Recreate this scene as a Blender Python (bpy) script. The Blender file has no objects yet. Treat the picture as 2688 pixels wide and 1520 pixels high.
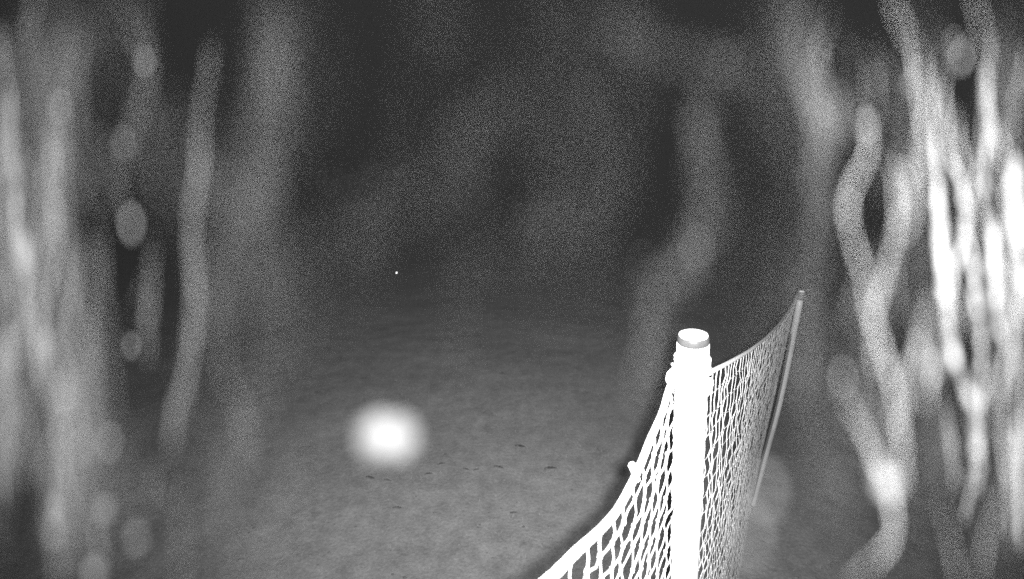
import bpy, bmesh, math, random
from mathutils import Vector, noise

random.seed(7)
scene = bpy.context.scene
C = scene.collection

# ------------------------------------------------------------------ camera
H = 2.0
PITCH = math.radians(15.0)
FPX, CX, CY = 1231.0, 1344.0, 760.0            # focal length and centre in photograph pixels
cam_data = bpy.data.cameras.new('camera')
cam = bpy.data.objects.new('camera', cam_data); C.objects.link(cam)
cam_data.sensor_width = 36.0
cam_data.lens = 36.0 * FPX / 2688.0
cam_data.clip_start = 0.004; cam_data.clip_end = 600.0
cam.location = (0, 0, H)
cam.rotation_euler = (math.pi / 2 - PITCH, 0, 0)
cam_data.dof.use_dof = True
cam_data.dof.focus_distance = 1.15
APERTURE = 0.0052                               # metres across
cam_data.dof.aperture_fstop = cam_data.lens / 1000.0 / APERTURE
ANAM = 1.45
cam_data.dof.aperture_ratio = ANAM
scene.camera = cam

# ------------------------------------------------------------------ night sky
world = bpy.data.worlds.new('World'); scene.world = world; world.use_nodes = True
wn = world.node_tree.nodes; wl = world.node_tree.links
sky = wn.new('ShaderNodeTexSky'); sky.sky_type = 'NISHITA'; sky.sun_disc = False
sky.sun_elevation = math.radians(-6); sky.sun_rotation = math.radians(200)
bw = wn.new('ShaderNodeRGBToBW')
wl.new(sky.outputs[0], bw.inputs[0]); wl.new(bw.outputs[0], wn['Background'].inputs[0])
wn['Background'].inputs[1].default_value = 0.02

# ------------------------------------------------------------------ the infrared floodlight behind the lens
LAMP_I = 57.0
LAMP = None
def world_pt(x, y, z):                           # camera-space metres (right, up, forward) -> world
    s, c = math.sin(PITCH), math.cos(PITCH)
    return Vector((x, z * c + y * s, H - z * s + y * c))
ld = bpy.data.lights.new('infrared_floodlight', 'SPOT')
ld.energy = 4 * math.pi * math.pi * LAMP_I * 0.32
ld.shadow_soft_size = 0.013
SPOT, AIM = math.radians(122), math.radians(9)
ld.spot_size = SPOT; ld.spot_blend = 1.0
LAMP = world_pt(0.010, 0.022, -0.05)
lo = bpy.data.objects.new('infrared_floodlight', ld); C.objects.link(lo)
lo.location = LAMP
lo.rotation_euler = (math.pi / 2 - AIM, 0, 0)

scene.view_settings.view_transform = 'Standard'
scene.view_settings.look = 'None'
scene.view_settings.exposure = 0.0
scene.view_settings.gamma = 1.0
scene.view_settings.use_curve_mapping = False
scene.cycles.use_adaptive_sampling = False
scene.cycles.use_denoising = False
scene.cycles.volume_bounces = 0
scene.cycles.max_bounces = 5
scene.cycles.sample_clamp_indirect = 1.0
scene.cycles.sample_clamp_direct = 6.0

# ------------------------------------------------------------------ helpers
def pix(x, y, z):
    return world_pt((x - CX) / FPX * z, -(y - CY) / FPX * z, z)
def ray(x, y):
    return pix(x, y, 1.0) - Vector((0, 0, H))
def to_ground(x, y):
    d = ray(x, y); t = -H / d.z
    return Vector((0, 0, H)) + d * t

def mat(name, base, rough=0.8, metal=0.0, spec=0.3, var=0.0, scale=20.0, bump=0.0, bscale=200.0):
    m = bpy.data.materials.new(name); m.use_nodes = True
    n, l = m.node_tree.nodes, m.node_tree.links
    b = n['Principled BSDF']
    b.inputs['Roughness'].default_value = rough
    b.inputs['Metallic'].default_value = metal
    b.inputs['Specular IOR Level'].default_value = spec
    b.inputs['Base Color'].default_value = (base, base, base, 1)
    tc = n.new('ShaderNodeTexCoord')
    if var:
        t = n.new('ShaderNodeTexNoise'); t.inputs['Scale'].default_value = scale
        t.inputs['Detail'].default_value = 6
        r = n.new('ShaderNodeMapRange')
        r.inputs['From Min'].default_value = 0.3; r.inputs['From Max'].default_value = 0.7
        r.inputs['To Min'].default_value = base * (1 - var); r.inputs['To Max'].default_value = base * (1 + var)
        l.new(tc.outputs['Object'], t.inputs['Vector']); l.new(t.outputs['Fac'], r.inputs['Value'])
        l.new(r.outputs[0], b.inputs['Base Color'])
    if bump:
        t2 = n.new('ShaderNodeTexNoise'); t2.inputs['Scale'].default_value = bscale
        bp = n.new('ShaderNodeBump'); bp.inputs['Strength'].default_value = bump
        bp.inputs['Distance'].default_value = 0.002
        l.new(tc.outputs['Object'], t2.inputs['Vector'])
        l.new(t2.outputs['Fac'], bp.inputs['Height']); l.new(bp.outputs[0], b.inputs['Normal'])
    return m

def link(name, me, material, parent=None, smooth=True):
    if material: me.materials.append(material)
    if smooth:
        me.polygons.foreach_set('use_smooth', [True] * len(me.polygons))
    o = bpy.data.objects.new(name, me); C.objects.link(o)
    if parent: 
        o.parent = parent
        o.matrix_parent_inverse = parent.matrix_world.inverted()
    return o
def tag(o, label=None, cat=None, group=None, kind=None):
    if label: o['label'] = label
    if cat: o['category'] = cat
    if group: o['group'] = group
    if kind: o['kind'] = kind
    return o
def thing(name, label, cat, loc=(0, 0, 0), group=None):
    o = bpy.data.objects.new(name, None); C.objects.link(o)
    o.location = loc; o.empty_display_size = 0.02
    bpy.context.view_layer.update()
    return tag(o, label, cat, group)

class MB:
    def __init__(s): s.v = []; s.f = []
    def tube(s, pts, rad, n=6, caps=True):
        """tube along pts; rad a number or a list"""
        if not isinstance(rad, (list, tuple)): rad = [rad] * len(pts)
        k0 = len(s.v); up = None
        for i, p in enumerate(pts):
            a = pts[max(i - 1, 0)]; b = pts[min(i + 1, len(pts) - 1)]
            t = (b - a)
            if t.length < 1e-9: t = Vector((0, 0, 1))
            t.normalize()
            if up is None:
                up = t.orthogonal().normalized()
            up = (up - t * up.dot(t))
            if up.length < 1e-6: up = t.orthogonal()
            up.normalize(); w = t.cross(up)
            for j in range(n):
                a_ = 2 * math.pi * j / n
                s.v.append(p + (up * math.cos(a_) + w * math.sin(a_)) * rad[i])
        for i in range(len(pts) - 1):
            for j in range(n):
                a_ = k0 + i * n + j; b_ = k0 + i * n + (j + 1) % n
                s.f.append((a_, b_, b_ + n, a_ + n))
        if caps:
            s.f.append(tuple(k0 + j for j in range(n))[::-1])
            e = k0 + (len(pts) - 1) * n
            s.f.append(tuple(e + j for j in range(n)))
    def lathe(s, base, axis, prof, n=32):
        """prof: list of (radius, height) along axis from base"""
        axis = axis.normalized(); u = axis.orthogonal().normalized(); w = axis.cross(u)
        k0 = len(s.v)
        for r, h in prof:
            for j in range(n):
                a = 2 * math.pi * j / n
                s.v.append(base + axis * h + (u * math.cos(a) + w * math.sin(a)) * r)
        for i in range(len(prof) - 1):
            for j in range(n):
                a = k0 + i * n + j; b = k0 + i * n + (j + 1) % n
                s.f.append((a, b, b + n, a + n))
        s.f.append(tuple(k0 + j for j in range(n))[::-1])
        e = k0 + (len(prof) - 1) * n
        s.f.append(tuple(e + j for j in range(n)))
    def ball(s, c, rx, ry, rz, amp=0.0, seg=10, rings=6, seed=0.0, fr=1.5):
        k0 = len(s.v)
        def pt(d):
            k = 1 + amp * noise.noise(d * fr + Vector((seed, seed * 1.7, 3.1)))
            return c + Vector((d.x * rx, d.y * ry, d.z * rz)) * k
        s.v.append(pt(Vector((0, 0, 1))))
        for i in range(1, rings):
            th = math.pi * i / rings
            for j in range(seg):
                ph = 2 * math.pi * j / seg
                s.v.append(pt(Vector((math.sin(th) * math.cos(ph), math.sin(th) * math.sin(ph), math.cos(th)))))
        s.v.append(pt(Vector((0, 0, -1))))
        last = len(s.v) - 1
        for j in range(seg):
            s.f.append((k0, k0 + 1 + j, k0 + 1 + (j + 1) % seg))
            b = k0 + 1 + (rings - 2) * seg
            s.f.append((last, b + (j + 1) % seg, b + j))
        for i in range(rings - 2):
            for j in range(seg):
                a = k0 + 1 + i * seg + j; b = k0 + 1 + i * seg + (j + 1) % seg
                s.f.append((a, a + seg, b + seg, b))
    def build(s, name, material, parent=None, smooth=True):
        me = bpy.data.meshes.new(name)
        me.from_pydata([tuple(p) for p in s.v], [], s.f); me.update()
        return link(name, me, material, parent, smooth)

def spline(pts, per=6):
    """Catmull-Rom through Vectors of any size"""
    P = [Vector(p) for p in pts]
    P = [P[0] * 2 - P[1]] + P + [P[-1] * 2 - P[-2]]
    out = []
    for i in range(1, len(P) - 2):
        a, b, c, d = P[i - 1], P[i], P[i + 1], P[i + 2]
        for k in range(per):
            t = k / per
            out.append(0.5 * ((2 * b) + (c - a) * t + (2 * a - 5 * b + 4 * c - d) * t * t + (3 * b - a - 3 * c + d) * t ** 3))
    out.append(P[-2].copy())
    return out

# ------------------------------------------------------------------ materials
m_post = mat('white_plastic_tube', 0.6, 0.45, spec=0.4, var=0.06, scale=30)
m_far_post = mat('grey_plastic_tube', 0.42, 0.5, var=0.12, scale=14)
m_cap_rim = mat('smoked_plastic_rim', 0.032, 0.3, spec=0.5, var=0.35, scale=45)
m_cap_top = mat('pale_plastic_lid', 0.55, 0.6, var=0.1, scale=40)
m_far_rim = mat('dark_rubber_rim', 0.10, 0.6, var=0.2, scale=30)
m_rope = mat('white_braided_rope', 0.5, 0.9, var=0.2, scale=120, bump=0.6, bscale=260)
m_twine = mat('white_net_twine', 0.36, 0.9, var=0.2, scale=60)
m_knot = mat('white_twine_knot', 0.5, 0.9, var=0.15, scale=60)
m_leaf = mat('dark_dead_leaf', 0.185, 0.8, var=0.4, scale=40)
m_stake = mat('weathered_stake_wood', 0.035, 0.9, var=0.4, scale=30)
m_lens = mat('reflector_metal', 0.9, 0.16, metal=1.0)
m_grass = mat('short_grass', 0.24, 0.8, var=0.35, scale=3.0)

# ------------------------------------------------------------------ ground
def ground_z(x, y):
    d = math.hypot(x, y)
    z = 0.018 * noise.noise(Vector((x * 1.3, y * 1.3, 0))) + 0.007 * noise.noise(Vector((x * 5, y * 5, 4)))
    if d > 9:
        z += 0.5 * noise.noise(Vector((x * .05, y * .05, 9))) * min(1, (d - 9) / 15)
    return z
def axis_steps(a, b, fine_lo, fine_hi, step):
    out = []; v = fine_lo
    while v < fine_hi: out.append(v); v += step
    s = step; v = fine_hi
    while v < b: out.append(v); s *= 1.16; v += s
    out.append(b); s = step; v = fine_lo
    low = []
    while v > a:
        s *= 1.16; v -= s; low.append(max(v, a))
    return low[::-1] + out
xs = axis_steps(-260, 260, -3.5, 3.6, 0.05)
ys = axis_steps(-40, 420, 0.8, 7.5, 0.05)
gm = MB()
for y in ys:
    for x in xs: gm.v.append(Vector((x, y, ground_z(x, y))))
nx = len(xs)
for j in range(len(ys) - 1):
    for i in range(nx - 1):
        a = j * nx + i
        gm.f.append((a, a + 1, a + 1 + nx, a + nx))
m_ground = bpy.data.materials.new('bare_turf'); m_ground.use_nodes = True
n, l = m_ground.node_tree.nodes, m_ground.node_tree.links
b = n['Principled BSDF']; b.inputs['Roughness'].default_value = 0.95; b.inputs['Specular IOR Level'].default_value = 0.1
tc = n.new('ShaderNodeTexCoord')
def nz(scale, detail, rough=0.6):
    t = n.new('ShaderNodeTexNoise'); t.inputs['Scale'].default_value = scale
    t.inputs['Detail'].default_value = detail; t.inputs['Roughness'].default_value = rough
    l.new(tc.outputs['Object'], t.inputs['Vector']); return t
def rng(src, lo_, hi_, a, b_):
    r = n.new('ShaderNodeMapRange'); r.inputs[1].default_value = lo_; r.inputs[2].default_value = hi_
    r.inputs[3].default_value = a; r.inputs[4].default_value = b_
    l.new(src, r.inputs[0]); return r.outputs[0]
def mul(a, b_):
    m = n.new('ShaderNodeMath'); m.operation = 'MULTIPLY'; l.new(a, m.inputs[0]); l.new(b_, m.inputs[1]); return m.outputs[0]
big = rng(nz(1.1, 4).outputs['Fac'], .3, .7, .84, 1.16)
mid = rng(nz(9, 5, .7).outputs['Fac'], .3, .7, .76, 1.24)
fine = rng(nz(60, 4, .7).outputs['Fac'], .3, .7, .80, 1.2)
spots = rng(nz(3.7, 3, .6).outputs['Fac'], .66, .74, 1.0, .62)
val = n.new('ShaderNodeMath'); val.operation = 'MULTIPLY'; val.inputs[1].default_value = 0.25
l.new(mul(mul(big, mid), mul(fine, spots)), val.inputs[0])
l.new(val.outputs[0], b.inputs['Base Color'])
bp = n.new('ShaderNodeBump'); bp.inputs['Strength'].default_value = 0.7; bp.inputs['Distance'].default_value = 0.01
l.new(nz(45, 6, .7).outputs['Fac'], bp.inputs['Height']); l.new(bp.outputs[0], b.inputs['Normal'])
tag(gm.build('ground', m_ground), 'flat grey turf fading into the dark', kind='structure')

# short cropped grass blades near the lens
gb = MB(); rg = random.Random(3)
for k in range(52000):
    y = 1.3 + 5.2 * rg.random() ** 1.25; x = rg.uniform(-1.15, 1.15) * (y + .35)
    if noise.noise(Vector((x * 1.7, y * 1.7, 20))) < rg.uniform(-.55, .45): continue
    z = ground_z(x, y); h = rg.uniform(.006, .020); a = rg.uniform(0, 6.283); w = rg.uniform(.0012, .0024)
    la = rg.uniform(0, 6.283); lean = h * rg.uniform(.4, 1.6)
    dx, dy = math.cos(a) * w, math.sin(a) * w
    k0 = len(gb.v)
    gb.v += [Vector((x - dx, y - dy, z - .003)), Vector((x + dx, y + dy, z - .003)),
             Vector((x + math.cos(la) * lean, y + math.sin(la) * lean, z + h))]
    gb.f.append((k0, k0 + 1, k0 + 2))
tag(gb.build('grass', m_grass, smooth=False), 'short cropped grass over the whole lawn', 'grass', kind='stuff')

# ------------------------------------------------------------------ posts
# near post
top_n = pix(1820, 878, 0.78); low_n = pix(1797, 1500, 0.955)
ax = (top_n - low_n).normalized()
base_n = top_n - ax * ((top_n.z + .12) / ax.z)
Ln = (top_n - base_n).length
RN = 0.0262
pn = thing('net_post', 'thick white tube post in front, overexposed, grey-rimmed lid, rope tied round it', 'post',
           (base_n.x, base_n.y, 0.0))
mb = MB()
prof = [(RN * 1.0, 0.0)] + [(RN * (1 + .012 * math.sin(i * 1.7)), Ln * i / 24) for i in range(1, 23)] + [(RN, Ln - .03), (RN * .995, Ln - .0165), (RN * .95, Ln - .0145)]
mb.lathe(base_n, ax, prof, 40); mb.build('tube', m_post, pn)
mb = MB()
mb.lathe(base_n, ax, [(RN * .90, Ln - .0160), (RN * .962, Ln - .0148), (RN * .975, Ln - .0115), (RN * .968, Ln - .0075), (RN * .945, Ln - .0040), (RN * .905, Ln - .0012)], 40)
cap = mb.build('cap_rim', m_cap_rim, pn)
mb = MB()
mb.lathe(base_n, ax, [(RN * .84, Ln - .0022), (RN * .885, Ln - .0008), (RN * .86, Ln + .0006), (RN * .70, Ln + .0010)], 40)
mb.build('cap_lid', m_cap_top, cap)
def post_pt(L_from_top, r, ang):
    u = ax.orthogonal().normalized(); w = ax.cross(u)
    return top_n - ax * L_from_top + (u * math.cos(ang) + w * math.sin(ang)) * r

# far post
top_f = pix(2104, 768, 2.5)
base_f = to_ground(1975, 1322); base_f.z = -0.05
mid_f = (pix(2066, 1010, 2.60) + base_f.lerp(top_f, .53)) * .5
pf = thing('net_post', 'thin grey far post with a dark tall cap at the end of the net', 'post', (base_f.x, base_f.y, 0))
path = spline([base_f, (base_f * .5 + mid_f * .5) , mid_f, top_f], 8)
RF = 0.0158
dirf = (path[-1] - path[-3]).normalized()
mb = MB(); mb.tube(path[:-1] + [top_f - dirf * .036], RF, 20); mb.build('tube', m_far_post, pf)
mb = MB(); mb.lathe(top_f - dirf * .040, dirf, [(RF * 1.03, 0), (RF * 1.10, .003), (RF * 1.10, .040), (RF * .98, .044)], 20)
cap = mb.build('cap_rim', m_far_rim, pf)
mb = MB(); mb.lathe(top_f + dirf * .0035, dirf, [(RF * .90, 0), (RF * .86, .005), (RF * .6, .008)], 20)
mb.build('cap_lid', m_cap_top, cap)
# dark strip standing in for the dark gap between net and far tube
mb = MB(); mb.tube([p + Vector((-.017, -.008, 0)) for p in path[1:-3]], .0042, 6); mb.build('gap_strip', mat('dark_gap', .10, .9), pf)

# ------------------------------------------------------------------ nets
def rope_on_plane(pts, A, B):
    """image points -> world points on the vertical plane through A and B"""
    nrm = Vector((B.y - A.y, -(B.x - A.x), 0)).normalized()
    out = []
    for x, y in pts:
        d = ray(x, y); o = Vector((0, 0, H))
        t = (A - o).dot(nrm) / d.dot(nrm)
        out.append(o + d * t)
    return out, nrm
def resample(pts, step):
    out = [pts[0].copy()]; acc = 0.0
    for a, b_ in zip(pts, pts[1:]):
        L = (b_ - a).length; pos = step - acc
        while pos <= L:
            out.append(a.lerp(b_, pos / L)); pos += step
        acc = (acc + L) % step
    return out
def build_net(name, label, ropepts, nrm, cell, twine, rope_r, seed, rows, belly, lean_a, lean_b):
    t = thing(name, label, 'net', (ropepts[0].x, ropepts[0].y, 0))
    fine_ = resample(spline(ropepts, 10), .01)
    rr = [rope_r * (1 + .10 * noise.noise(Vector((i * .9, seed, 0)))) for i in range(len(fine_))]
    mb = MB(); mb.tube(fine_, rr, 8); rope = mb.build('top_rope', m_rope, t)
    cols = resample(fine_, cell)
    nu = len(cols); rnd = random.Random(seed)
    G = []
    for i, p in enumerate(cols):
        col = []
        sag = p.z / rows
        for j in range(rows + 1):
            k = j / rows
            # uneven, hand-knotted and slack: wander along the net and out of its plane
            wu = cell * .17 * noise.noise(Vector((i * .33, j * .22, seed))) + cell * .09 * rnd.uniform(-1, 1)
            wv = cell * .17 * noise.noise(Vector((i * .27, j * .30, seed + 5))) + cell * .08 * rnd.uniform(-1, 1)
            wn_ = .009 * noise.noise(Vector((i * .10, j * .09, seed + 9))) + .003 * noise.noise(Vector((i * .6, j * .5, seed + 2)))
            f = min(1, j / 3.0) * min(1, (i + .3) / 2.0, (nu - i) / 6.0)
            al = (cols[min(i + 1, nu - 1)] - cols[max(i - 1, 0)]); al.z = 0; al.normalize()
            q = Vector((p.x, p.y, p.z - sag * j)) + al * wu * f + nrm * (wn_ * f + belly * math.sin(math.pi * k) * math.sin(math.pi * i / (nu - 1))) + Vector((0, 0, wv * f * (1 if j < rows else 0)))
            s_ = i / (nu - 1)
            q += (lean_a * (1 - s_) ** 1.6 + lean_b * s_ ** 3) * (p.z - q.z)
            if j == 0: q = p - Vector((0, 0, rope_r * .4))
            q.z = max(q.z, .012)
            col.append(q)
        G.append(col)
    mb = MB(); kb = MB()
    def seg(a, b_):
        m_ = (a + b_) * .5 + Vector((rnd.uniform(-1, 1), rnd.uniform(-1, 1), rnd.uniform(-1, .4))) * cell * .09
        r = twine * rnd.uniform(.75, 1.25)
        mb.tube([a, m_, b_], [r, r * .85, r], 4, caps=False)
    for i in range(nu):
        for j in range(rows + 1):
            if j < rows: seg(G[i][j], G[i][j + 1])
            if i < nu - 1 and j > 0: seg(G[i][j], G[i + 1][j])
            if j > 0:
                kr = twine * rnd.uniform(1.5, 2.1)
                kb.ball(G[i][j], kr, kr, kr * 1.1, seg=5, rings=4)
    tw = mb.build('mesh', m_twine, t)
    ko = kb.build('knots', m_knot, tw); ko['kind'] = 'stuff'
    return t, rope, fine_

lean_n = -ax / ax.z; lean_n.z = 0
lean_f = (base_f - top_f) / (top_f.z - base_f.z); lean_f.z = 0
attach_r = pix(1858, 984, .80)
far_at = top_f + Vector((-.028, -.006, -.012))
ptsR, nR = rope_on_plane([(1858, 980), (1924, 946), (1975, 915), (2020, 878), (2059, 833), (2083, 795), (2094, 771)], attach_r, far_at)
netR, ropeR, fR = build_net('fence_net', 'white knotted net sagging between the thick near post and the far post', ptsR, nR, .041, .00105, .0046, 3, 37, -.02, lean_n, lean_f)

attach_l = pix(1778, 1000, .765)
endB = pix(1439, 1520, .42)
ptsL, nL = rope_on_plane([(1776, 985), (1757, 1020), (1738, 1083), (1707, 1153), (1676, 1231), (1627, 1327), (1580, 1386), (1513, 1448), (1441, 1520)], attach_l, endB)
d_ = (ptsL[-1] - ptsL[-2]).normalized()
ptsL += [ptsL[-1] + d_ * .06 + Vector((0, 0, .008)), ptsL[-1] + d_ * .15 + Vector((0, 0, .03)), ptsL[-1] + d_ * .26 + Vector((0, 0, .07))]
netL, ropeL, fL = build_net('fence_net', 'glaring white knotted net running from the near post down to the bottom edge', ptsL, nL, .040, .0021, .0054, 11, 40, -.01, lean_n, Vector((0, 0, 0)))
# frayed rope tails on the left net
mb = MB(); q = pix(1676, 1240, (ptsL[4] - Vector((0, 0, H))).dot(Vector((0, math.cos(PITCH), -math.sin(PITCH)))))
zq = (q - Vector((0, 0, H))).dot(Vector((0, math.cos(PITCH), -math.sin(PITCH))))
mb.tube(spline([pix(1672, 1262, zq), pix(1666, 1240, zq), pix(1661, 1226, zq - .004), pix(1657, 1215, zq - .006)], 4), [.0052] * 9 + [.0056, .0056, .0045, .002], 8)
mb.build('rope_tail', m_rope, ropeL)
zq = .455
mb = MB(); mb.tube([pix(1496, 1482, zq), pix(1490, 1474, zq), pix(1486, 1468, zq)], [.0014, .0011, .0004], 6)
mb.build('rope_tail', m_rope, ropeL)

# rope lashings round the near post
def coil(L0, L1, turns, r, rr, seed):
    N = int(turns * 18); pts = []
    for i in range(N + 1):
        k = i / N
        pts.append(post_pt(L0 + (L1 - L0) * k + .002 * noise.noise(Vector((i * .3, seed, 0))), r + .0012 * noise.noise(Vector((i * .4, seed, 5))), 2 * math.pi * turns * k + seed))
    m = MB(); m.tube(pts, rr, 7); return m
coil(.040, .062, 3.3, RN + .0014, .0027, 1).build('lashing', m_rope, pn)
coil(.082, .112, 4.2, RN + .0018, .0030, 2).build('lashing', m_rope, pn)
kn = MB()
c = pix(1768, 992, .752)
kn.ball(c, .0125, .012, .0165, .25, 14, 9, 2.2)
kn.tube([c + Vector((.002, 0, .010)), c + Vector((-.001, -.002, .020)), c + Vector((-.006, -.003, .0265))], [.003, .0026, .0018], 7)
kn.build('lashing_knot', m_rope, pn)
kn = MB(); c = pix(1862, 1008, .765); kn.ball(c, .007, .008, .013, .3, 10, 7, 4.2); kn.build('lashing_knot', m_rope, pn)

# ------------------------------------------------------------------ dead leaves on the turf
leaves = [
 (1159, 1222, .055, 'small dark leaf lowest right of the glowing round speck'),
 (1224, 1235, .050, 'dark leaf, left one of a close pair in mid lawn'),
 (1250, 1236, .045, 'dark leaf, right one of a close pair in mid lawn'),
 (1310, 1230, .075, 'faint broad dark leaf between the close pair and the net'),
 (1367, 1175, .085, 'dark leaf farthest from the lens, upper right of the lawn'),
 (1446, 1235, .090, 'largest dark leaf, beside the shadow of the net rope'),
 (1125, 1246, .050, 'dark leaf just right of and below the glowing speck'),
 (1018, 1266, .050, 'dark leaf directly under the glowing round speck'),
 (973, 1261, .070, 'dark leaf under the left side of the glowing speck'),
 (1044, 1337, .060, 'lone dark leaf low in the middle of the lawn'),
 (1349, 1349, .050, 'lone dark leaf low on the lawn nearest the net rope')]
for i, (x, y, s, lab) in enumerate(leaves):
    p = to_ground(x, y); rl = random.Random(i); a = rl.uniform(-.5, .5)
    mb = MB(); N = 8
    topv = []
    for side in (0, 1):
        for k in range(N + 1):
            u = k / N; wd = .36 * s * math.sin(math.pi * min(1, u * 1.02)) ** .8 * (1 + .18 * math.sin(u * 23 + i)) + .0006
            for q in (-1, 0, 1):
                lx = (u - .5) * s; ly = q * wd * .6
                z = .006 + .10 * s * abs(q) * (1.1 - u) + .12 * s * (u - .5) ** 2 + (0 if side == 0 else -.0016)
                mb.v.append(Vector((p.x + lx * math.cos(a) - ly * math.sin(a), p.y + lx * math.sin(a) + ly * math.cos(a), ground_z(p.x, p.y) + z)))
    M = 3 * (N + 1)
    for k in range(N):
        for q in range(2):
            a0 = k * 3 + q
            mb.f.append((a0, a0 + 3, a0 + 4, a0 + 1)); mb.f.append((M + a0, M + a0 + 1, M + a0 + 4, M + a0 + 3))
    for k in range(N):
        for q in (0, 2):
            a0 = k * 3 + q; mb.f.append((a0, M + a0, M + a0 + 3, a0 + 3) if q == 0 else (a0, a0 + 3, M + a0 + 3, M + a0))
    mb.f.append((0, 1, M + 1, M)); mb.f.append((1, 2, M + 2, M + 1))
    e = N * 3; mb.f.append((e, M + e, M + e + 1, e + 1)); mb.f.append((e + 1, M + e + 1, M + e + 2, e + 2))
    tag(mb.build('fallen_leaf', m_leaf), lab, 'leaf', 'dead leaves on the lawn')

# bits of leaf litter and small clods scattered over the turf
lb = MB(); rg = random.Random(12)
for k in range(1500):
    y = 1.4 + 6.5 * rg.random() ** 1.2; x = rg.uniform(-1.1, 1.1) * (y + .3); sz = rg.uniform(.003, .009) * (1.8 if rg.random() < .06 else 1)
    lb.ball(Vector((x, y, ground_z(x, y) + sz * .15)), sz * rg.uniform(.8, 1.6), sz, sz * .5, .5, 5, 4, k)
m_lit = mat('leaf_litter', 0.17, 0.9, var=0.6, scale=2.5)
tag(lb.build('leaf_litter', m_lit), 'tiny clods and bits of litter over the lawn', 'litter', kind='stuff')

# ------------------------------------------------------------------ far reflector on its stake
pr = to_ground(1041, 772); gz = ground_z(pr.x, pr.y)
rf = thing('reflector_stake', 'tiny bright white reflector dot far off in the dark centre', 'reflector', (pr.x, pr.y, gz))
hit = pix(1041, 716, 1.0) - Vector((0, 0, H)); k = (pr.y) / hit.y
cpt = Vector((0, 0, H)) + hit * k
mb = MB()
mb.tube([Vector((pr.x, pr.y + .02, gz - .1)), Vector((pr.x, pr.y + .02, gz + .2)), Vector((pr.x + .004, pr.y + .02, cpt.z + .07)), Vector((pr.x + .004, pr.y + .02, cpt.z + .078))], [.009, .009, .008, .005], 8)
mb.build('stake', m_stake, rf)
nrm = ((Vector((0, 0, H)) + LAMP) * .5 - cpt).normalized()
mb = MB(); mb.lathe(cpt - nrm * .004, nrm, [(.022, 0), (.024, .002), (.023, .008), (.017, .0095)], 20)
mb.build('reflector_lens', m_lens, rf)

# ------------------------------------------------------------------ dim shrubs at the far end of the lawn
m_shrub = mat('shrub_leaf', 0.16, 0.8, var=0.4, scale=6)
m_bark = mat('shrub_bark', 0.08, 0.9, var=0.3, scale=20)
def shrub(px, Y, hgt, wid, lab, seed):
    d = ray(px, 500); x = d.x / d.y * Y; rs = random.Random(seed)
    gz_ = ground_z(x, Y); base = Vector((x, Y, gz_))
    t = thing('shrub', lab, 'shrub', base, 'shrubs beyond the lawn')
    st = MB(); tips = []
    for k in range(7):
        a = rs.uniform(0, 6.283); r = rs.uniform(.15, .5) * wid
        tip = base + Vector((math.cos(a) * r, math.sin(a) * r, hgt * rs.uniform(.6, .95)))
        midp = base.lerp(tip, .5) + Vector((rs.uniform(-.1, .1), rs.uniform(-.1, .1), .1))
        st.tube(spline([base + Vector((rs.uniform(-.05, .05), rs.uniform(-.05, .05), -.05)), midp, tip], 4), [.025 - .0022 * q for q in range(9)], 5)
        tips += [midp, tip]
    st.build('trunk', m_bark, t)
    cr = MB(); clumps = [tp + Vector((rs.gauss(0, .18), rs.gauss(0, .18), rs.gauss(0, .15))) * wid for tp in tips for _ in range(3)]
    for c_ in clumps:
        rad_ = rs.uniform(.16, .34) * wid
        for _ in range(75):
            p = c_ + Vector((rs.gauss(0, .5), rs.gauss(0, .5), rs.gauss(0, .45))) * rad_
            if p.z < gz_ + .05: continue
            u = Vector((rs.uniform(-1, 1), rs.uniform(-1, 1), rs.uniform(-1, 1))).normalized(); w_ = u.orthogonal().normalized()
            ln, wd = rs.uniform(.035, .07), rs.uniform(.015, .028)
            k0 = len(cr.v)
            cr.v += [p - u * ln, p + w_ * wd, p + u * ln, p - w_ * wd + u.cross(w_) * .008]
            cr.f.append((k0, k0 + 1, k0 + 2, k0 + 3))
    cr.build('crown', m_shrub, t, smooth=False)
shrub(965, 13.0, 2.1, 1.3, 'dim shrub far off above and left of the bright dot', 1)
shrub(1225, 14.5, 1.9, 1.5, 'dim shrub far off in the middle of the dark background', 2)
shrub(1430, 12.0, 1.2, 1.6, 'low dim shrub far off, closest to the near post of the net', 3)

# ------------------------------------------------------------------ cobweb hanging close in front of the lens, far out of focus
# loose strands: albedo set far below real silk to offset the close lamp
ALB_P, ALB_D, ALB_V = .0055, .0024, .0008
m_silk = mat('dusty_silk', ALB_P, 0.95, spec=0.01, var=0.25, scale=300)
m_silk_v = mat('dimmed_fine_silk', ALB_V, 0.95, spec=0.01)
m_silk_d = mat('dimmed_silk', ALB_D, 0.95, spec=0.01, var=0.25, scale=300)
FWD = Vector((0, math.cos(PITCH), -math.sin(PITCH)))
def solve_width(pm, z, T, alb, vertical=True):
    """thread width in photo pixels that blurs to the brightness T (linear)"""
    d = (pm - LAMP).length
    cth = (pm - LAMP).dot(Vector((0, math.cos(AIM), -math.sin(AIM)))) / d
    k = min(1, max(.02, (cth - math.cos(SPOT / 2)) / (1 - math.cos(SPOT / 2))))
    L = alb * LAMP_I * .32 / d ** 2 * .75 * k * k * (3 - 2 * k)
    B = FPX * APERTURE * (1 / z - 1 / 1.15)
    Bx = B / ANAM if vertical else B
    return L, Bx, B
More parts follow.
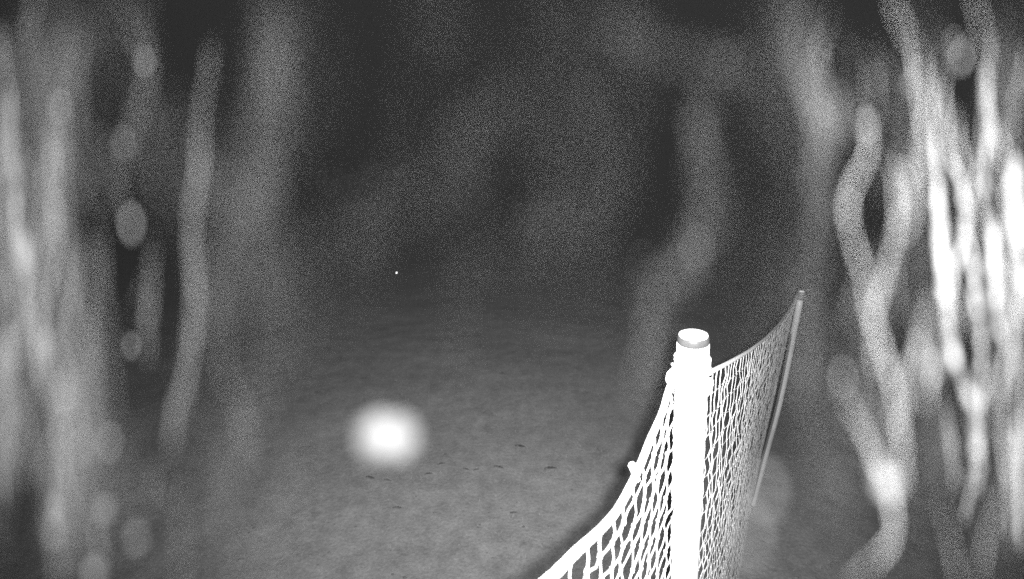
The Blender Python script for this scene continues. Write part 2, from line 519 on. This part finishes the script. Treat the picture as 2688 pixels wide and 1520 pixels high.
def thread(parent, pts, T, z=.058, alb=ALB_P, zr=.0, wmin=.25, wmax=60, nf=4, spread=8.0, gn=1.2, seed=0):
    """a bundle of silk fibres. pts: image points (x, y[, gain]); T: brightness the blurred bundle adds"""
    m_ = m_silk if alb > .004 else m_silk_d if alb > .0015 else m_silk_v
    P = [Vector((p[0], p[1], (p[2] if len(p) > 2 else 1.0))) for p in pts]
    sp = spline(P, 7)
    mb = MB()
    for f in range(nf):
        wp, rad = [], []
        fs = seed * 3.3 + f * 17.7
        for i, q in enumerate(sp):
            u = i * .13
            zz = z * (1 + .16 * noise.noise(Vector((u * 1.1, fs, 1)))) + zr * math.sin(i * .21 + seed)
            lx = spread * 1.7 * noise.noise(Vector((u, fs, 2))); ly = spread * noise.noise(Vector((u, fs, 3)))
            wpt = pix(q.x + lx, q.y + ly, zz)
            L, Bx, B = solve_width(wpt, zz, T, alb)
            g = max(0.0, 1 + gn * noise.noise(Vector((u * 1.5, fs, 7))))
            w = T / nf * max(q.z, .0) * Bx / (1.27 * L) * g
            wp.append(wpt); rad.append(min(max(w, wmin), wmax) * zz / FPX / 2)
        rad[0] *= .3; rad[-1] *= .3
        mb.tube(wp, rad, 6)
    return mb.build('thread', m_, parent)
def bead(parent, x, y, T, z=.058, alb=ALB_D, sx=1.0, sy=1.0, seed=0, name='dust_clump'):
    c = pix(x, y, z); L, Bx, B = solve_width(c, z, T, alb)
    w = math.sqrt(min(T / L, .95) * B * Bx)
    r = w * z / FPX / 2
    mb = MB(); mb.ball(c, r * sx, r, r * sy, .3, 12, 8, seed + x * .01)
    return mb.build(name, m_silk if alb > .004 else m_silk_d if alb > .0015 else m_silk_v, parent)

webR = thing('cobweb', 'bright tangled cobweb strands blurred along the right edge', 'cobweb', pix(2500, 1600, .06))
R_ = [
 ([(2446,200,.05),(2452,300,.15),(2460,433,.6),(2465,574,1.4),(2473,731,1.6),(2481,786,1.6),(2492,890,1.5),(2515,979,1.2),(2546,1052,1.2),(2559,1136,1.2),(2567,1219,.8),(2562,1290,.25)], .75, .062),
 ([(2485,250,.08),(2495,400,.25),(2520,480,.8),(2533,560,1.2),(2526,640,1.1),(2504,710,.8),(2488,800,.5)], .75, .064),
 ([(2588,150,.08),(2596,313,.22),(2584,444,.5),(2588,522,.9),(2604,600,1.3),(2609,731,1.4),(2616,830,.9),(2640,920,.4)], .6, .066),
 ([(2661,400,.6),(2651,522,1.1),(2661,600,1.3),(2677,705,1.3),(2690,800,.8)], .7, .066),
 ([(2668,420,.7),(2678,522,1.2),(2686,640,1.2)], .6, .068),
 ([(2530,560,.5),(2545,640,.6),(2557,731,1),(2560,790,1.1),(2571,864,1),(2574,943,1),(2570,1005,.8),(2572,1083,.4),(2578,1180,.2)], .55, .064),
 ([(2655,780,.6),(2652,870,.9),(2648,930,.8),(2628,985,1.2),(2622,1052,.8),(2628,1125,.6),(2648,1230,.7),(2655,1310,.4)], .42, .066),
 ([(2684,760,.8),(2670,880,1),(2666,970,.7),(2676,1080,.5),(2678,1204,.9),(2684,1300,.6),(2680,1420,.3)], .40, .066),
 ([(2275,320,1.0),(2282,397,.9),(2249,470,.9),(2223,548,1.1),(2238,626,1.0),(2265,720,1.1),(2282,802,1.3),(2298,854,1.1),(2322,943,1.4),(2345,1020,1.0),(2358,1099,1.0),(2366,1190,.7),(2372,1290,.35)], .30, .058),
 ([(2340,430,.9),(2352,480,1.1),(2356,574,1.2),(2343,652,1.2),(2318,740,1.1),(2300,800,.8),(2292,900,.6),(2296,980,1.0)], .36, .060),
 ([(2445,770,.4),(2434,820,1),(2421,864,1.1),(2398,932,1),(2380,1010,.7),(2372,1090,.5)], .22, .060),
 ([(2458,890,.5),(2455,930,1.2),(2446,975,1.4),(2438,1020,.9),(2434,1080,.3)], .50, .064),
 ([(2215,1040,.5),(2240,1090,.9),(2272,1140,1.1),(2301,1204,1.6),(2326,1268,3.2),(2340,1320,2.2),(2347,1380,1.0),(2335,1430,.8),(2285,1478,.6),(2225,1530,.4)], .30, .058),
 ([(2420,150,.4),(2437,261,1),(2428,339,1.1),(2423,400,1.1),(2440,480,1),(2475,520,.8)], .22, .056),
 ([(2385,430,1.2),(2392,500,1.0),(2400,600,.4)], .25, .060),
 ([(2335,-20,.8),(2352,30,1),(2378,90,.8),(2420,150,.5)], .085, .054),
 ([(2545,-30,.6),(2565,25,1.2),(2580,90,.8),(2600,170,.6)], .09, .056),
 ([(2645,1280,.6),(2615,1340,1),(2592,1400,1),(2578,1480,.8),(2570,1560,.6)], .07, .056),
 ([(2460,1290,.4),(2482,1360,1),(2500,1440,1),(2515,1540,.6)], .06, .056),
 ([(2510,300,.5),(2512,340,1.2),(2522,420,.9),(2560,520,.7),(2590,640,.6),(2640,760,.6)], .22, .062),
 ([(2620,330,.4),(2640,470,.8),(2650,600,.8),(2640,740,.8),(2646,860,.6)], .25, .064),
]
for i, (pts, T, z) in enumerate(R_): thread(webR, pts, T * (3.6 if i < 6 else 1.9), z * (1.32 if i < 6 else .97), ALB_P, .0012, nf=3 if i < 6 else 4, spread=3.0 if i < 6 else 5.5, gn=.35 if i < 6 else 1.4, seed=i)
for x, y, T in [(2275,330,.20),(2225,555,.10),(2385,459,.14),(2390,219,.14),(2502,112,.03),(2330,975,.16),(2447,965,.25),(2326,1268,.8),(2296,205,.03),(2284,815,.08)]:
    bead(webR, x, y, T * .8, .052 + .016 * ((x * 7 + y) % 10) / 10, ALB_D, seed=x)

webM = thing('cobweb', 'faint grey cobweb haze strands above the posts, right of centre', 'cobweb', pix(1850, 30, .05))
M_ = [
 ([(2098,40,.5),(2094,130,1),(2100,190,1.1),(2132,250,1.2),(2150,313,1.6),(2152,380,1.0),(2150,470,.8),(2152,548,.8),(2135,640,.6),(2120,760,.55),(2122,900,.5),(2118,1040,.4)], .12, .054),
 ([(1520,30,.4),(1600,70,.8),(1665,96,1),(1780,150,1),(1900,172,1.3),(1990,180,.5)], .038, .046),
 ([(1880,230,.5),(1850,330,.8),(1843,400,1.1),(1848,522,.9),(1838,600,1.4),(1822,655,1.8),(1770,715,1.5),(1730,760,1.4),(1712,850,1.2),(1702,960,.9),(1700,1060,.5)], .062, .046),
 ([(2130,240,.6),(2190,280,.9),(2240,320,.8),(2275,330,.6)], .10, .054),
]
for i, (pts, T, z) in enumerate(M_): thread(webM, pts, T * 1.15, z * .80, ALB_V, .001, nf=7, spread=46, gn=2.6, seed=30 + i)
for x, y, T, z in [(1828,652,.035,.044),(1900,170,.02,.044),(2150,300,.07,.054),(2008,1290,.11,.033),(1965,1400,.08,.031),(2212,1256,.02,.046),(1690,700,.015,.042)]:
    bead(webM, x, y, T * .6, z, ALB_V, seed=x)

webC = thing('cobweb', 'barely visible cobweb threads veiling the dark centre', 'cobweb', pix(1000, 10, .04))
C_ = [
 ([(800,-20,.7),(760,60,1),(725,180,1.2),(715,300,1),(690,400,1.0),(668,500,1.4),(655,600,1.0),(690,700,1),(740,800,.9),(760,900,.7),(720,1000,.6)], .042, .042),
 ([(1330,250,.3),(1240,340,1.0),(1180,440,1.3),(1110,510,.9),(1000,600,.7),(900,640,.5)], .016, .038),
 ([(1560,560,.4),(1470,600,.9),(1390,640,1.0),(1300,680,1),(1240,740,.7)], .018, .038),
 ([(880,560,.4),(830,640,1.0),(800,740,1.0),(820,860,.7)], .020, .040),
 ([(1080,20,.8),(1150,60,1.0),(1250,60,.6)], .010, .036),
]
for i, (pts, T, z) in enumerate(C_): thread(webC, pts, T * .85, z * .76, ALB_V, .001, nf=8, spread=62, gn=2.4, seed=50 + i)

webL = thing('cobweb', 'grey cobweb strands and clumps blurred along the left edge', 'cobweb', pix(300, 1600, .06))
L_ = [
 ([(560,120,.35),(538,235,.5),(528,350,.6),(522,454,1.3),(503,548,1.0),(508,678,1.1),(512,812,1.1),(497,943,1.1),(476,1037,1.1),(454,1120,1.4),(447,1190,.5)], .125, .056),
 ([(405,640,.3),(398,720,.9),(394,786,1),(389,864,1.1),(385,940,.5)], .095, .060),
 ([(30,230,.4),(31,313,1),(36,400,1.1),(40,500,1.2),(43,580,1.4),(46,660,.9),(60,720,.5)], .55, .085),
 ([(58,600,.5),(66,660,1.4),(71,720,1.6),(76,790,.8),(84,870,.4)], .85, .085),
 ([(150,540,.5),(143,585,1),(120,630,1),(107,673,1.3),(104,740,.8),(110,850,.7),(124,896,1.3),(140,960,.7)], .16, .062),
 ([(172,600,.6),(172,684,1.1),(180,780,1),(200,880,.8)], .11, .058),
 ([(235,760,.5),(235,880,1),(220,960,.8),(200,1060,.5)], .10, .056),
 ([(14,560,.7),(12,700,1),(10,820,1.1),(20,940,1),(40,1040,1.1),(66,1090,1.1),(80,1180,.9),(82,1280,.6)], .13, .058),
 ([(4,80,.9),(6,160,1),(4,260,.7)], .16, .060),
 ([(95,-20,.8),(84,42,1),(70,110,.8),(60,180,.4)], .07, .056),
 ([(0,900,.7),(8,1000,.9),(14,1120,1),(22,1195,1.0),(24,1300,.5)], .09, .060),
 ([(560,900,.6),(590,980,.9),(630,1080,.9),(650,1200,.7)], .022, .044),
 ([(300,520,.5),(180,500,.8),(120,420,.9),(90,340,.8)], .045, .048),
 ([(230,620,.6),(250,760,.9),(280,880,.9),(290,1000,.8),(300,1100,.6)], .05, .046),
 ([(120,1000,.6),(150,1080,1),(150,1200,1),(130,1330,.9),(143,1420,.8),(160,1540,.6)], .055, .048),
 ([(420,1250,.5),(470,1330,.9),(480,1430,.9),(470,1540,.7)], .03, .044),
 ([(330,60,.5),(380,130,.9),(385,220,1),(350,330,.8),(330,420,.8),(400,470,.7)], .022, .050),
]
for i, (pts, T, z) in enumerate(L_): thread(webL, pts, T * 1.15, z, ALB_D, .0012, nf=6, spread=(3.0 if T > .2 else 9), gn=1.8, seed=70 + i)
# fine lines that carry the clumps
for i, pts in enumerate([[(150,100),(159,282),(170,420),(150,560)], [(381,60),(381,162),(324,376),(300,520)], [(124,896),(167,1031),(214,1172),(274,1339),(248,1506)],
                         [(300,1020),(287,1162),(274,1339)], [(143,1300),(143,1391),(130,1530)], [(330,1250),(360,1412),(380,1540)]]):
    thread(webL, pts, .004, .060, ALB_D, 0, nf=1, spread=4, seed=100 + i)
for x, y, T in [(324,376,.055),(159,282,.075),(381,162,.075),(124,890,.10),(167,1031,.12),(214,1172,.10),(287,1162,.07),(274,1339,.15),(143,1391,.07),(360,1412,.07),(248,1506,.09),(22,1193,.06),(522,454,.03)]:
    bead(webL, x, y, T * .9, .052 + .018 * ((x * 7 + y) % 10) / 10, ALB_D, seed=x)

# the finest threads, nearest the lens, blurred to a veil
rv = random.Random(21)
def veil(parent, x0, x1, y0, y1, count, T, zlo, zhi):
    for k in range(count):
        x = rv.uniform(x0, x1); y = rv.uniform(y0, y1); hgt = rv.uniform(90, 330); dx = rv.uniform(-.45, .45)
        pts = [(x - dx * hgt, y - hgt, .1), (x - dx * hgt * .5 + rv.uniform(-30, 30), y - hgt * .5, rv.uniform(.6, 1.1)), (x, y, rv.uniform(.9, 1.4)),
               (x + dx * hgt * .3 + rv.uniform(-40, 40), y + hgt * .5, rv.uniform(.5, 1.0)), (x + rv.uniform(-60, 60), y + hgt, .1)]
        thread(parent, pts, T * rv.uniform(.5, 1.4), rv.uniform(zlo, zhi), ALB_V, 0, wmin=.12, nf=5, spread=50, seed=200 + k)
veil(webL, -20, 260, 250, 1400, 20, .065, .034, .046)
veil(webL, 60, 760, 0, 1500, 34, .024, .030, .042)
veil(webC, 560, 1500, 150, 860, 20, .0048, .026, .034)
veil(webM, 1500, 2200, 0, 1050, 18, .009, .027, .036)
veil(webR, 2240, 2720, 150, 1200, 12, .045, .036, .048)
veil(webR, 2030, 2700, 0, 1500, 18, .026, .030, .042)

# short broken wisps and dust clumps, sharper because they hang a little farther out
def wisps(parent, x0, x1, y0, y1, count, Tlo, Thi, zlo, zhi, alb, lo=60, hi=190):
    for k in range(count):
        x = rv.uniform(x0, x1); y = rv.uniform(y0, y1); hgt = rv.uniform(lo, hi) / 2; dx = rv.gauss(0, .18)
        pts = [(x - dx * hgt, y - hgt, .05), (x - dx * hgt * .4 + rv.uniform(-8, 8), y - hgt * .4, rv.uniform(.7, 1.3)),
               (x + dx * hgt * .4 + rv.uniform(-8, 8), y + hgt * .4, rv.uniform(.7, 1.5)), (x + dx * hgt, y + hgt, .05)]
        thread(parent, pts, rv.uniform(Tlo, Thi), rv.uniform(zlo, zhi), alb, 0, wmin=.2, nf=2, spread=4, seed=400 + k)
wisps(webR, 2380, 2690, 180, 1250, 20, .04, .40, .072, .095, ALB_P, 200, 520)
wisps(webR, 2120, 2470, 120, 1280, 26, .03, .17, .048, .064, ALB_D, 90, 300)
wisps(webL, -5, 190, 380, 1250, 26, .04, .16, .058, .080, ALB_D, 160, 420)
wisps(webL, 60, 420, 60, 1500, 22, .02, .075, .050, .066, ALB_D, 60, 260)
for k in range(5):
    x, y = rv.uniform(-5, 400), rv.uniform(100, 1510)
    bead(webL, x, y, rv.uniform(.02, .05), rv.uniform(.044, .078), ALB_D, rv.uniform(.6, 1.1), rv.uniform(1.0, 2.2), seed=k)
for k in range(6):
    x, y = rv.uniform(2180, 2690), rv.uniform(60, 1500)
    bead(webR, x, y, rv.uniform(.02, .07), rv.uniform(.044, .060), ALB_D, .8, 2.0, seed=k + 50)
# the round bright speck drifting on its own thread
zs = .050
sp_ = thing('drifting_speck', 'round glowing white speck out of focus over the lawn', 'speck', pix(1015, 1148, zs))
zs = .050; c = pix(1016, 1147, zs); u_ = zs / FPX
mf = mat('pale_fluff', .00070, .95, spec=.02, var=.2, scale=500)
mb = MB(); mb.ball(c, 78 * u_, 36 * u_, 49 * u_, .22, 24, 16, 1.3); fl = mb.build('fluff', mf, sp_)
mb = MB(); mb.ball(pix(1010, 1150, zs - 32 * u_), 16 * u_, 10 * u_, 13 * u_, .25, 14, 10, 2.3)
mb.build('core', mat('pale_core', .0014, .95, spec=.02), sp_)

# ------------------------------------------------------------------ thin haze volume added to lift the blacks
hz = MB()
x0, x1, y0, y1, z0, z1 = -262, 262, -42, 422, -3, 6
for p in [(x0,y0,z0),(x1,y0,z0),(x1,y1,z0),(x0,y1,z0),(x0,y0,z1),(x1,y0,z1),(x1,y1,z1),(x0,y1,z1)]: hz.v.append(Vector(p))
hz.f = [(0,3,2,1),(4,5,6,7),(0,1,5,4),(1,2,6,5),(2,3,7,6),(3,0,4,7)]
mh = bpy.data.materials.new('added_haze'); mh.use_nodes = True
mh.node_tree.nodes.remove(mh.node_tree.nodes['Principled BSDF'])
pv = mh.node_tree.nodes.new('ShaderNodeVolumePrincipled')
pv.inputs['Color'].default_value = (.9, .9, .9, 1); pv.inputs['Density'].default_value = 0.00040
mh.node_tree.links.new(pv.outputs[0], mh.node_tree.nodes['Material Output'].inputs['Volume'])
tag(hz.build('haze', mh, smooth=False), 'thin added haze lifting the blacks', kind='stuff')
